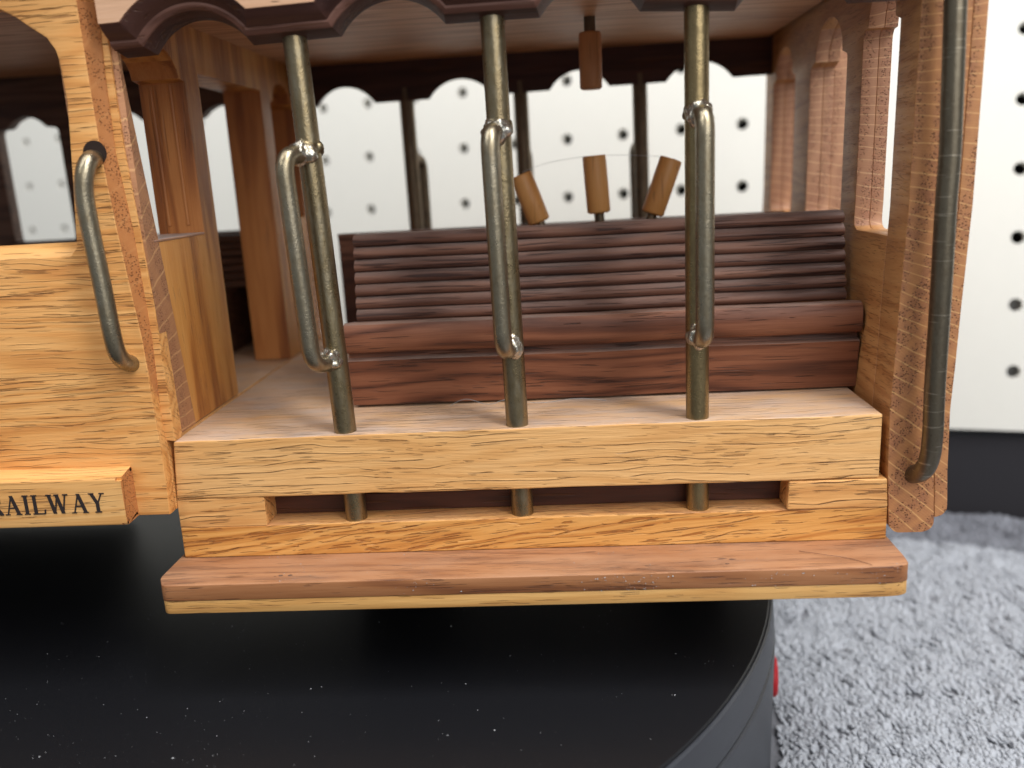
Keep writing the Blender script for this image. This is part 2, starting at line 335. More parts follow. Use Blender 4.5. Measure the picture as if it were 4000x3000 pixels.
m_towel = plain('grey_towel', (.20, .205, .23), .95, 6, .22, .03, 14, spec=.1)
m_tuft = plain('grey_towel_pile', (.43, .452, .50), .95, 3.5, .25, 0, spec=.1)
m_table = plain('dark_table', (.05, .05, .055), .7, 3, .2)
m_fleck = plain('white_lint', (.36, .37, .39), .9)

def thing(name, label, cat, loc=(0, 0, 0)):
    o = bpy.data.objects.new(name, None); COL.objects.link(o); o.location = loc; o['label'] = label; o['category'] = cat; return o
def tag(o, label, cat): o['label'] = label; o['category'] = cat; return o

# ================================================================== TABLE, BACKSPLASH, PEGBOARD
bm = bmesh.new(); box(bm, -70, 90, -60, 80, -12.6, -10.9, .1); o = obj('table_top', bm, m_table); o['kind'] = 'structure'
# pegboard plane (origin and axes)
PO = Vector((6.27377, 24.2502, 6.41671)); PU = Vector((.95010, -.31148, .01700)); PV = Vector((.02672, .13557, .99041)); PN = -PU.cross(PV)
if PN.y > 0: PN = -PN                                                # towards the camera
def pegpt(i, j, w=0): return PO+PU*(2.54*i)-PV*(2.54*j)+PN*w
peg = thing('pegboard', 'white pegboard with rows of small dark holes standing behind the wooden cable car', 'pegboard', pegpt(3, 4.8))
bm = bmesh.new(); SEG = 16; HR = .245
I0, I1, J0, J1 = -16, 17, -6, 6
for i in range(I0, I1):
    for j in range(J0, J1):
        if j == 5: bm.faces.new([bm.verts.new(pegpt(i+a, j+b_)) for a, b_ in ((-.5, -.5), (.5, -.5), (.5, .5), (-.5, .5))]); continue
        sq = []; ci = []; cb = []
        for k in range(SEG):
            a = 2*PI*k/SEG; c, s = math.cos(a), math.sin(a); q = .5/max(abs(c), abs(s))
            jj = j; lim = .5
            sq.append(bm.verts.new(pegpt(i+c*q, jj+s*q))); ci.append(bm.verts.new(pegpt(i+c*HR/2.54, jj+s*HR/2.54)))
            cb.append(bm.verts.new(pegpt(i+c*HR/2.54, jj+s*HR/2.54, -.6)))
        for k in range(SEG):
            n = (k+1) % SEG
            bm.faces.new((sq[k], sq[n], ci[n], ci[k])); bm.faces.new((ci[k], ci[n], cb[n], cb[k]))
bmesh.ops.remove_doubles(bm, verts=bm.verts, dist=.002)
# trim at the lower edge
jb = 4.96
bmesh.ops.bisect_plane(bm, geom=bm.verts[:]+bm.edges[:]+bm.faces[:], plane_co=pegpt(0, 4.90), plane_no=-PV, clear_outer=True)
obj('perforated_board', bm, m_peg, peg)
bm = bmesh.new(); A = [pegpt(I0, 4.90, -.01), pegpt(I1, 4.90, -.01), pegpt(I1, 4.90, -.58), pegpt(I0, 4.90, -.58)]
bm.faces.new([bm.verts.new(p) for p in A]); obj('lower_edge', bm, m_peg, peg)
bm = bmesh.new(); hexa(bm, [pegpt(I0, 4.0, -1.6), pegpt(I1, 4.0, -1.6), pegpt(I1, 4.0, -2.2), pegpt(I0, 4.0, -2.2), pegpt(I0, J0, -1.6), pegpt(I1, J0, -1.6), pegpt(I1, J0, -2.2), pegpt(I0, J0, -2.2)], 0)
obj('dark_backing', bm, m_behind, peg)
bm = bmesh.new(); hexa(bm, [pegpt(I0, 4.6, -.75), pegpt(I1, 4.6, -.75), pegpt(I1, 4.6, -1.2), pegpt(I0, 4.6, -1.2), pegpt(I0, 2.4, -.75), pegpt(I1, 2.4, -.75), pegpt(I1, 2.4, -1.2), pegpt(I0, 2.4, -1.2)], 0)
obj('lit_tone_panel', bm, m_behind2, peg)
bs0 = pegpt(0, 4.90, -.3)
U2 = Vector((PU.x, PU.y, 0)).normalized(); N2 = Vector((-.3115, -.9502, 0))
bm = bmesh.new(); c0 = Vector((bs0.x, bs0.y, 0))
P = [c0+U2*-42, c0+U2*44, c0+U2*44-N2*1.2, c0+U2*-42-N2*1.2]
zt_ = bs0.z-.02; bs_top = zt_
hexa(bm, [p+Vector((0, 0, -10.9)) for p in P]+[p+Vector((0, 0, zt_)) for p in P], .05)
tag(obj('backsplash_board', bm, m_strip), 'charcoal black strip below the white pegboard, behind the grey towel', 'backsplash')

# ================================================================== TOWEL
ridge = Vector((23.1, 14.1)); rd = Vector((U2.x, U2.y)); rn = Vector((N2.x, N2.y))   # crest runs parallel to the board
def towel_h(x, y):
    d = (Vector((x, y))-ridge).dot(rn)           # > 0 on the camera side
    h = -9.5
    if d < 0: h += -.42*(1-math.exp(d/.3)) + .75*min(1, max(0, (-d-.4)/2.4))
    else: h -= .25*min(1, d/9)
    return h + .10*mnoise.noise(Vector((x*.22, y*.22, 0))) + .05*mnoise.noise(Vector((x*.8, y*.8, 4)))
NX, NY = 150, 130; X0, X1, Y0, Y1 = 9.0, 44.0, -16.0, 21.0
bm = bmesh.new(); g_ = []
def clipwall(x, y):
    d = (Vector((x, y))-Vector((c0.x, c0.y))).dot(rn); return d > .05
for a in range(NX+1):
    row = []
    for b_ in range(NY+1):
        x = X0+(X1-X0)*a/NX; y = Y0+(Y1-Y0)*b_/NY
        row.append(bm.verts.new((x, y, towel_h(x, y))))
    g_.append(row)
for a in range(NX):
    for b_ in range(NY):
        q = (g_[a][b_], g_[a+1][b_], g_[a+1][b_+1], g_[a][b_+1])
        if all(clipwall(v.co.x, v.co.y) for v in q): bm.faces.new(q)
for v in [v for v in bm.verts if not v.link_faces]: bm.verts.remove(v)
ex = bmesh.ops.extrude_face_region(bm, geom=bm.faces[:])
for v in [e for e in ex['geom'] if isinstance(e, bmesh.types.BMVert)]: v.co.z = -10.88
m_towel2 = plain('shaded_grey_towel', (.17, .175, .20), .95, 6, .22, .03, 14, spec=.1)  # same towel behind the crest, the dip's shade put into the colour
m_tuft2 = plain('shaded_grey_pile', (.23, .24, .275), .95, 3.5, .25, 0, spec=.1)  # pile in that dip, shade mixed into its tone
towel = thing('towel', 'fluffy light grey terry towel spread to the right of the black turntable', 'towel', (24, 4, -10.9))
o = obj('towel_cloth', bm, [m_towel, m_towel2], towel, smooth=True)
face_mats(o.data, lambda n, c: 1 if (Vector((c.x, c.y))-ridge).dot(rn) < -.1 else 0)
# pile: tens of thousands of little bent loops of yarn
NT = 70000
xs = rng.uniform(12.6, 33, NT*4); ys = rng.uniform(-9, 19, NT*4)
keep = []
for x, y in zip(xs, ys):
    if math.hypot(x+1.02, y-6.0) < 14.9: continue
    if (x-c0.x)*rn.x+(y-c0.y)*rn.y < .4: continue
    d = (x-CAM.x)**2+(y-CAM.y)**2
    u = Vector((x, y, -9.5))-CAM; z = u.dot(_f); px = 2000+F*u.dot(RT)/z; py = 1500-F*u.dot(UP)/z
    if px > 4350 or px < 2800 or py > 3300: continue
    ca_, sa_ = math.cos(2.2), math.sin(2.2); uu, vv = x*ca_+y*sa_, -x*sa_+y*ca_
    nn = mnoise.noise(Vector((uu*1.5, vv*4.2, 5)))+.4*mnoise.noise(Vector((uu*3.5, vv*8, 9)))
    if nn < -.16 and random.random() < .9: continue
    keep.append((x, y))
    if len(keep) >= NT: break
V = np.zeros((len(keep)*8, 3), np.float32); Fc = []
for k, (x, y) in enumerate(keep):
    cl = mnoise.noise(Vector((x*1.6, y*1.1, 2)))             # clumps lean together, parting in between
    cl2 = mnoise.noise(Vector((x*1.3+9, y*1.9, 7)))
    ang = 2.25+cl*1.6+random.uniform(-.5, .5); L = random.uniform(.20, .34)*(1+.5*cl2); wd = random.uniform(.035, .06)
    dx, dy = math.cos(ang)*L*.75, math.sin(ang)*L*.75; nx, ny = -math.sin(ang)*wd, math.cos(ang)*wd
    z = towel_h(x, y)-.03; hh = L*random.uniform(.35, .75)
    p = [(x-nx, y-ny, z), (x+nx, y+ny, z), (x+dx*.45-nx*1.2, y+dy*.45-ny*1.2, z+hh*.8), (x+dx*.45+nx*1.2, y+dy*.45+ny*1.2, z+hh*.8),
         (x+dx*.8-nx, y+dy*.8-ny, z+hh), (x+dx*.8+nx, y+dy*.8+ny, z+hh), (x+dx, y+dy, z+hh*.75), (x+dx*.5, y+dy*.5, z+hh*.2)]
    V[k*8:k*8+8] = p; o8 = k*8
    Fc += [(o8, o8+1, o8+3, o8+2), (o8+2, o8+3, o8+5, o8+4), (o8+4, o8+5, o8+6), (o8+2, o8+4, o8+6, o8+7), (o8+5, o8+3, o8+7, o8+6)]
me = bpy.data.meshes.new('pile'); me.from_pydata(V.tolist(), [], Fc); me.update()
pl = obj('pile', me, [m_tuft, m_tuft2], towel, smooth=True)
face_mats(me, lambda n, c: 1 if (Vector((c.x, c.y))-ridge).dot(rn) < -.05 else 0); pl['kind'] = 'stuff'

# ================================================================== TURNTABLE
TC = (-1.0225, 5.9986); TZ = -5.3; TR = 14.476
def lathe(prof, seg=192):
    bm = bmesh.new(); rings = []
    for r, z in prof:
        rings.append([bm.verts.new((TC[0]+r*math.cos(2*PI*k/seg), TC[1]+r*math.sin(2*PI*k/seg), z)) for k in range(seg)] if r > 0 else [bm.verts.new((TC[0], TC[1], z))])
    for A, B in zip(rings, rings[1:]):
        for k in range(seg):
            n = (k+1) % seg
            if len(A) == 1: bm.faces.new((A[0], B[k], B[n]))
            elif len(B) == 1: bm.faces.new((A[k], A[n], B[0]))
            else: bm.faces.new((A[k], A[n], B[n], B[k]))
    return bm
tt = thing('turntable', 'round matt black display turntable with a grey rim, under the wooden cable car', 'turntable', (TC[0], TC[1], -10.8))
o = obj('top_plate', lathe([(0, TZ), (TR-.03, TZ), (TR, TZ-.03), (TR+.005, TZ-.1), (0, TZ-.1)]), m_black, tt); auto_smooth(o.data)
o = obj('rim', lathe([(TR-.4, TZ-.11), (TR+.03, TZ-.07), (TR+.07, TZ-.11), (TR+.12, -6.25), (TR+.10, -6.32), (TR-.4, -6.32)]), m_rim, tt); auto_smooth(o.data)
o = obj('base', lathe([(TR-.3, -6.34), (TR-.02, -6.34), (TR+.13, -6.40), (TR+.14, -6.5), (TR+.06, -10.5), (TR-.1, -10.7), (0, -10.7)]), m_rim, tt); auto_smooth(o.data)
a = math.atan2(4.0-TC[1], 13.6-TC[0])
bm = bmesh.new(); bd = Vector((math.cos(-.16), math.sin(-.16), 0)); bp = Vector((TC[0], TC[1], -8.1))+bd*(TR+.02)
tube(bm, [bp-bd*.1, bp+bd*.16, bp+bd*.22, bp+bd*.24], [.52, .52, .46, .25], 24); o = obj('button', bm, m_red, tt); auto_smooth(o.data); o['label'] = 'small red button'
# lint on the black plate
def flecks(name, n, gen, parent, smin, smax, up=(0, 0, 1)):
    V = []; Fc = []
    for _ in range(n):
        p = gen()
        if p is None: continue
        s = random.uniform(smin, smax)*random.choice((.5, .7, 1, 1.6)); a = random.uniform(0, 2*PI); el = random.choice((.15, .25, .4, .8)); k = len(V)
        c, si = math.cos(a), math.sin(a); p = Vector(p)
        V += [p+Vector((c*s, si*s, 0)), p+Vector((-si*s*el, c*s*el, 0)), p-Vector((c*s, si*s, 0)), p+Vector((si*s*el, -c*s*el, 0)), p+Vector((0, 0, s*.8))]
        Fc += [(k, k+1, k+4), (k+1, k+2, k+4), (k+2, k+3, k+4), (k+3, k, k+4)]
    me = bpy.data.meshes.new(name); me.from_pydata([tuple(v) for v in V], [], Fc); me.update()
    o = obj(name, me, m_fleck, parent); o['kind'] = 'stuff'; return o
def gen_tt():
    for _ in range(50):
        x = random.uniform(-6, 13); y = random.uniform(-8, 2.5)
        if math.hypot(x-TC[0], y-TC[1]) > TR-.1: continue
        dens = .10+.9*max(0, min(1, (-x+4)/8))*max(0, min(1, (-y-1)/5)) + .35*max(0, mnoise.noise(Vector((x*.5, y*.5, 3))))
        if random.random() < dens: return (x, y, TZ+.002)
    return None
flecks('dust', 1700, gen_tt, tt, .003, .009)
flecks('dust', 120, gen_tt, tt, .009, .019)

# ================================================================== THE CABLE CAR
car = thing('wooden_cable_car', 'handmade model cable car of oak and walnut with brass poles, on the black turntable', 'model cable car', (7, 6, TZ))
rz = lambda s=1: None
# ---- deck and its front bars
bm = bmesh.new()
hexa(bm, [(-.09, 0, -1.355), (14.60, 0, -1.37), (14.60, 12, -1.37), (-.09, 12, -1.355), (.02, 0, -.06), (14.62, 0, -.02), (14.66, 12, 0.0), (.02, 12, 0.0)], .035, 2)
cut_axis(bm, 0, [x*.6 for x in range(0, 25)])
for v in bm.verts:
    if v.co.y < .1 and v.co.z > -1.2: v.co.z += .022*mnoise.noise(Vector((v.co.x*1.3, 1, 0)))
    if v.co.y < .1 and v.co.z < -1.2: v.co.z += .025*mnoise.noise(Vector((v.co.x*1.1, 5, 0))); v.co.y += .02*mnoise.noise(Vector((v.co.x*1.1, 8, 0)))
obj('deck', bm, m_bar, car)
bm = bmesh.new(); box(bm, -.09, 1.82, .004, 1.25, -2.0, -1.36, .012); obj('spacer_block', bm, m_spacer, car)
bm = bmesh.new(); hexa(bm, [(12.77, -.02, -1.995), (14.79, -.02, -1.995), (14.79, 1.25, -1.995), (12.77, 1.25, -1.995), (12.80, -.02, -1.38), (14.76, -.02, -1.385), (14.76, 1.25, -1.385), (12.80, 1.25, -1.38)], .03)
obj('spacer_block', bm, m_spacer, car)
bm = bmesh.new(); box(bm, -.09, 14.79, .0, 1.6, -2.70, -2.004, .02); obj('lower_bar', bm, m_lower, car)
bm = bmesh.new(); box(bm, -.05, 14.7, .66, 1.24, -2.0, -1.60, .02); obj('inner_beam', bm, m_inbeam, car)
# ---- running board: brown plank over a light one
def step(z0, z1, dy=0):
    o_ = round_poly([(-.22+dy, .5), (-.22+dy, -.95), (-.02, -1.34+dy), (14.80, -1.30+dy), (14.86-dy, -.9), (14.86-dy, .5)], [0, .12, .12, .62, .2, 0], 7)
    return plate(o_, [], z1-z0, .022, lambda u, v, w: (u, v, (z0+z1)/2+w))
o = obj('running_board', step(-3.06, -2.705), m_step, car); auto_smooth(o.data, 40); o['label'] = 'brown walnut step plank with rounded right corner'
o = obj('running_board_underlay', step(-3.345, -3.064, .015), m_steplow, car); auto_smooth(o.data, 40)
m_stain = plain('dark_stain', (.13, .075, .055), .8, 12, .5)
for (x, y, a, b_) in ((2.35, -1.0, .045, .028), (2.55, -1.0, .05, .028), (2.24, -1.03, .018, .012), (11.32, -.75, .10, .022), (11.52, -.78, .07, .028), (11.38, -.98, .045, .022)):
    bm = bmesh.new(); bmesh.ops.create_circle(bm, cap_ends=True, segments=16, radius=1, matrix=Matrix.Translation((x, y, -2.7005))@Matrix.Diagonal((a, b_, 1, 1)))
    for v in bm.verts: v.co.x += .02*mnoise.noise(v.co*30); v.co.y += .015*mnoise.noise(v.co*27+Vector((5, 0, 0)))
    obj('stain_spot', bm, m_stain, car)
# ---- chassis and wheels below (mostly in the dark)
bm = bmesh.new(); box(bm, -14, 14.3, 4.3, 8.2, -3.15, -1.62, .05); obj('chassis', bm, m_wheel, car)
bm = bmesh.new(); box(bm, -.2, 14.8, 12.0, 13.3, -3.34, -2.7, .04); obj('running_board', bm, m_step, car)
bm = bmesh.new(); box(bm, -.09, 14.79, 10.4, 11.98, -2.69, -1.39, .02); obj('lower_bar', bm, m_lower, car)
bm = bmesh.new(); box(bm, -13.5, -6.2, 8.25, 9.4, -5.0, -3.1, .05); obj('reflection_block', bm, m_wheel, car)  # added black block that keeps the pegboard's reflection off the turntable
for x in (-12.6, 3.4, 11.6):
    for y in (4.1, 7.9):
        bm = bmesh.new(); tube(bm, [(x, y-.35, -4.1), (x, y-.30, -4.1), (x, y+.3, -4.1), (x, y+.35, -4.1)], [1.12, 1.2, 1.2, 1.12], 32); o = obj('wheel', bm, m_wheel, car); auto_smooth(o.data)
# ---- poles with grab handles and solder
def blob(c, r, seed, sc=(1, 1, 1)):
    bm = bmesh.new(); bmesh.ops.create_icosphere(bm, subdivisions=4, radius=1)
    for v in bm.verts:
        n = mnoise.noise(v.co*1.6+Vector((seed, 0, 0)))*.30+mnoise.noise(v.co*4+Vector((0, seed, 0)))*.10
        d = v.co*(1+n)*r; v.co = Vector(c)+Vector((d.x*sc[0], d.y*sc[1], d.z*sc[2]))
    return bm
def pole(xb, yb, xt, yt, zt, s, d, zh, zl, seed, far=False, sm=1.0):
    bm = bmesh.new(); tube(bm, dense([(xb+(xb-xt)*.27, yb, -2.02), (xb, yb, 0), (xt, yt, zt)], .5), .232, 28)
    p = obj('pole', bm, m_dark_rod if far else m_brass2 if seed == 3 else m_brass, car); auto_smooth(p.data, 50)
    ax = lambda z: Vector((xb+(xt-xb)*z/zt, yb+(yt-yb)*z/zt, z))
    A, B = ax(zh), ax(zl); off = Vector((s, d, 0)); k = off.normalized()
    ptop = A+off+Vector((0, 0, -.10)); pbot = B+off+Vector((0, 0, .06))
    pts = rounded_path([A+k*.05, A+off+Vector((s*.1, d*.02, .01)), B+off+Vector((0, 0, 0)), B+k*.05], .42, 10)
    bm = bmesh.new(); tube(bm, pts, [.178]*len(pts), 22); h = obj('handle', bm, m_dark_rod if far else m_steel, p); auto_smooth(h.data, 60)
    if not far:
        o = obj('solder_joint', blob(A+k*.20+Vector((0, 0, .03)), .255, seed, (1.08, 1.0, .98)), m_solder, p, True)
        o = obj('solder_joint', blob(B+k*.20+Vector((0, 0, .03)), .25, seed+5, (.98, 1.0, 1.0)), m_solder, p, True)
        o = obj('solder_joint', blob(A+Vector((0, -.02, .10)), .262, seed+9, (.99, .99, .9)), m_brass, p, True)
    return p
pole(3.645, .30, 3.43, .30, 7.9, -.30, -.70, 5.62, 1.50, 1)
pole(7.285, .30, 7.23, .30, 8.0, -.13, -.70, 5.82, 1.62, 2)
pole(11.00, .30, 11.03, .30, 8.1, .045, -.70, 5.92, 1.68, 3)
for i, x in enumerate((3.55, 7.2, 10.95)):
    pole(x+.03, 11.9, x, 11.9, 7.9, (.22, .08, -.14)[i], .62, 5.7, 1.6, 11+i, True)
# ---- right bulkhead: two boards face to face
def xbow(z): return float(np.interp(z, [-2.6, -1.3, 0, 1, 2.1, 4, 6, 8, 9.5], [.0, -.07, -.09, -.04, .0, .09, .12, .15, .16]))
def win(y0, y1, zb, zs, zt, rc=.35):
    m_ = (y0+y1)/2; hw = (y1-y0)/2; pts = [(y0, zb), (y1, zb), (y1, zs)]; rr = [rc, rc, .12]
    for k in range(0, 11):
        a = PI*k/10; pts.append((m_+hw*.74*math.cos(a), zs+.10+(zt-zs-.10)*math.sin(a))); rr.append(0)
    pts.append((y0, zs)); rr.append(.12)
    return round_poly(pts, rr, 4)
for (xa, xb_, zb, nm, me_) in ((14.85, 15.765, -2.58, 'bulkhead_stile', m_endR), (15.769, 16.03, -2.26, 'stile_facing', m_endR2)):
    cx = (xa+xb_)/2
    bm = plate([(.03, 9.5), (.03, zb), (1.03, zb), (1.03, 9.5)], [], xb_-xa, .02, lambda u, v, w: (cx+w, u, v))
    cut_axis(bm, 2, [zb+q for q in (.03, .06, .10, .15, .20, .26)]+[-2, -1.3, -.6, 0, 1, 2.1, 3, 4, 5, 6, 7, 8])
    cut_axis(bm, 0, [cx-.25, cx-.1, cx, cx+.1, cx+.25] if xb_-xa > .6 else [cx])
    r = .26
    for v in bm.verts:
        z = v.co.z
        if z < zb+r:
            k = 1-(z-zb)/r; ins = r*(1-math.sqrt(max(0, 1-k*k)))
            lim_hi = xb_-ins; lim_lo = xa+(ins*.8 if nm == 'bulkhead_stile' else 0)
            v.co.x = max(min(v.co.x, lim_hi), lim_lo)
        v.co.x += xbow(z)
    o = obj(nm, bm, [m_bulkR, me_, m_endJ], car)
    face_mats(o.data, lambda n, c: 1 if n.y < -.6 else 2 if n.y > .6 else 0); auto_smooth(o.data, 30)
def notch(y1, zb, zs, zt):
    m_ = (1.035+y1)/2; hw = (y1-1.035)/2
    return [(1.035, zb)]+round_poly([(1.035, zb), (y1, zb), (y1, zs), (m_, zt)], [0, .3, .12, 0], 4)[1:-1]+[(m_+hw*.74*math.cos(PI*k/10), zs+.10+(zt-zs-.10)*math.sin(PI*k/10)) for k in range(11)]+[(1.035, zs)]
for (xa, xb_, zb, nm) in ((14.852, 15.19, -2.55, 'bulkhead_board'), (15.194, 15.47, -2.2, 'bulkhead_facing')):
    cx = (xa+xb_)/2
    bm = plate([(1.035, 9.5)]+notch(3.17, 3.42, 7.52, 8.5)[::-1]+[(1.035, zb), (12.5, zb), (12.5, 9.5)], [win(4.25, 7.3, 3.42, 7.3, 8.3), win(8.85, 11.5, 3.42, 7.3, 8.2)], xb_-xa, .015, lambda u, v, w: (cx+w, u, v))
    cut_axis(bm, 2, [-2, -1.3, -.6, 0, 1, 2.1, 3, 4, 5, 6, 7, 8])
    for v in bm.verts: v.co.x += xbow(v.co.z)
    o = obj(nm, bm, [m_bulkR, m_endJ, m_endJ], car)
    face_mats(o.data, lambda n, c: 1 if n.y < -.6 else 0); auto_smooth(o.data, 30)
bm = plate([(7.32, 9.5), (7.32, -2.2), (12.5, -2.2), (12.5, 9.5)], [win(8.85, 11.5, 3.42, 7.3, 8.2)], .5, .015, lambda u, v, w: (15.725+w, u, v))
cut_axis(bm, 2, [-2, -1.3, -.6, 0, 1, 2.1, 3, 4, 5, 6, 7, 8])
for v in bm.verts: v.co.x += xbow(v.co.z)
o = obj('bulkhead_facing', bm, [m_bulkR, m_endJ], car); face_mats(o.data, lambda n, c: 1 if n.y < -.6 else 0); auto_smooth(o.data, 30)
bm = bmesh.new(); box(bm, 15.0, 16.1, 11.52, 12.5, 2.5, 9, .01); obj('bulkhead_stile', bm, m_bulkR, car)
# ---- rail on the right bulkhead end
rp = [at(3560, 1852, 'y', .15), at(3600, 1848, 'y', -.25), at(3632, 1800, 'y', -.42), at(3644, 1700, 'y', -.5), at(3651, 1517, 'y', -.5), at(3676, 1138, 'y', -.5), at(3695, 800, 'y', -.5), at(3712, 600, 'y', -.5), at(3733, 0, 'y', -.5)]
rp.append(rp[-1]+(rp[-1]-rp[-2])*.5); rp.append(rp[-1]+Vector((0, .45, .4)))
bm = bmesh.new(); tube(bm, rounded_path(rp, .3, 5), .19, 24); o = obj('grab_rail', bm, m_rail, car); auto_smooth(o.data, 60); o['label'] = 'long scratched dark rail on the end of the right bulkhead'
# ---- left bulkhead, upright grain, window - door - window
_ar = [(1.72+1.0*math.cos(a), 7.5+.6*math.sin(a)) for a in [PI*k/10 for k in range(11)]]
bm = plate([(.13, 8.95), (.13, 7.9)]+_ar[:-1][::-1]+[(3.02, 7.45), (3.02, 4.08), (.365, 4.08), (.365, .02), (3.85, .02), (3.85, 7.72), (8.2, 7.72), (8.2, .02), (11.9, .02), (11.9, 8.95)],
           [win(9.0, 11.3, 4.08, 7.45, 8.1, .18)], 1.08, .03, lambda u, v, w: (-.49+w, u, v))
o = obj('cabin_bulkhead', bm, [m_bulkL, m_jamb], car); face_mats(o.data, lambda n, c: 1 if n.y < -.6 else 0); auto_smooth(o.data, 30)
bm = plate([(.02, .02), (1.15, .02), (.88, 2.0), (.60, 4.1), (.34, 5.85), (.14, 7.3), (.10, 8.9), (.02, 8.9)], [], 1.18, .012, lambda u, v, w: (-.53+w, u, v))
o = obj('bulkhead_stile', bm, m_stile, car)
bm = bmesh.new(); box(bm, -1.15, .07, .37, 3.0, 4.07, 4.12, .02); o = obj('sill', bm, wood('dusty_sill', 'y', (.5, .3, .2), (.42, .24, .16), (.3, .15, .1), seed=21, dust=.9, dustc=(.62, .58, .58)), car)
for k, x in enumerate((-.75, -.30)):
    bm = bmesh.new(); tube(bm, [(x, 3.03, 4.3), (x, 3.03, 7.4)], .05, 8); obj('jamb_bead', bm, m_jamb, car)
# ---- cabin side panel
wp = [at(*q, 'y', -.33) for q in ((0, 38), (63, 70), (114, 105), (181, 148), (215, 194), (232, 241), (262, 400), (283, 700), (299, 965))]
R_ = [(p.x, p.z) for p in wp]; cxw = -2.28
arch = [(cxw-.0, 8.62)]+[q for q in R_ if q[0] > cxw]
zb = 3.93
right = arch[:-1]+[(R_[-1][0], zb+.16), (R_[-1][0]-.16, zb)]
left = [(2*cxw-x, z) for x, z in right[1:]][::-1]
hole = right+left
edge = [at(*q, 'y', -.33) for q in ((297, 0), (345, 300), (394, 600), (457, 900), (556, 1331), (636, 1800))]
ol = [(-14, -1.56), (-.12, -1.56), (-.10, -1.1)]+[(p.x, p.z) for p in edge[::-1]]+[(-.52, 9.5), (-14, 9.5)]
holes = [hole]+[[(x-3.35*k, z) for x, z in hole] for k in (1, 2)]
bm = plate(ol, holes, .30, .025, lambda u, v, w: (u, -.18+w, v))
o = obj('cabin_side', bm, m_panel, car); auto_smooth(o.data, 30)
# back layer that shows as the strip beside the slanting end
sr = [at(*q, 'y', -.04) for q in ((403, 0), (432, 250), (486, 600), (544, 900), (600, 1200), (670, 1640), (682, 1725))]
ol2 = [(-14, -1.55), (-.10, -1.55), (-.10, -.02)]+[(p.x, p.z) for p in sr[::-1]]+[(-.14, 9.5), (-14, 9.5)]
bm = plate(ol2, [[(x, z) for x, z in h] for h in [[(cxw+(x-cxw)*1.0, z) for x, z in hole]]]+[[(x-3.35*k, z) for x, z in hole] for k in (1, 2)], .40, .02, lambda u, v, w: (u, .17+w, v))
# keep the layer in front of the stile only
o = obj('cabin_side_backing', bm, [m_panel, m_cove], car); face_mats(o.data, lambda n, c: 1 if n.x > .5 and c.x > -1 else 0); auto_smooth(o.data, 30)
# scooped end of the side panel (end grain), tapering out downwards
bm = bmesh.new(); ringsA = []
orr = [(375, 0), (392, 120), (412, 300), (452, 600), (520, 900), (595, 1331), (650, 1800)]
oll = [(297, 0), (315, 120), (345, 300), (394, 600), (457, 900), (556, 1331), (636, 1800)]
for (a, b_) in zip(oll, orr):
    p = at(*a, 'y', -.33); q = at(*b_, 'y', -.045); q.z = p.z
    ringsA.append([bm.verts.new((p.x-.03, -.32, p.z))]+[bm.verts.new((p.x+(q.x-p.x)*t, -.33+(.285)*(t**.75), p.z)) for t in (.02, .15, .35, .55, .75, .9, 1)]+[bm.verts.new((q.x, -.02, q.z)), bm.verts.new((p.x-.03, -.02, p.z))])
for A, B in zip(ringsA, ringsA[1:]):
    for k in range(len(A)): bm.faces.new((A[k], A[(k+1) % len(A)], B[(k+1) % len(A)], B[k]))
bm.faces.new(ringsA[0]); bm.faces.new(ringsA[-1][::-1])
o = obj('end_moulding', bm, m_cove, car); auto_smooth(o.data, 40)
# window ledges
for k in range(3):
    x1 = R_[-1][0]-.02-3.35*k; x0 = 2*cxw-R_[-1][0]+.02-3.35*k
    bm = extrude_x([(-.325, zb-.06), (-.315, zb+.0), (-.2, zb+.13), (.0, zb+.22), (.36, zb+.24), (.36, zb-.06)], x0, x1); o = obj('window_ledge', bm, m_board, car); auto_smooth(o.data, 40)
# hole for the grab rail and the rail itself
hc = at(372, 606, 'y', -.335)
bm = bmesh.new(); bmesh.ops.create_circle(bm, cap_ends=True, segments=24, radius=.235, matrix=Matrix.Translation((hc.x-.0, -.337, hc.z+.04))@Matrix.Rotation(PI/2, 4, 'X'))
obj('rail_hole', bm, plain('hole_shade', (.018, .007, .004), .9), car)  # flat disc, the shade inside the hole is its painted colour
gp = [at(378, 625, 'y', -.2), at(352, 618, 'y', -.62), at(330, 668, 'y', -.82), at(327, 759, 'y', -.85), at(362, 940, 'y', -.85), at(401, 1121, 'y', -.85), at(438, 1310, 'y', -.85), at(458, 1388, 'y', -.78), at(492, 1418, 'y', -.5), at(528, 1420, 'y', -.2)]
bm = bmesh.new(); tube(bm, rounded_path(gp, .25, 5), .172, 22); o = obj('grab_rail', bm, m_steel, car); auto_smooth(o.data, 60); o['label'] = 'short bent rail on the cabin side'
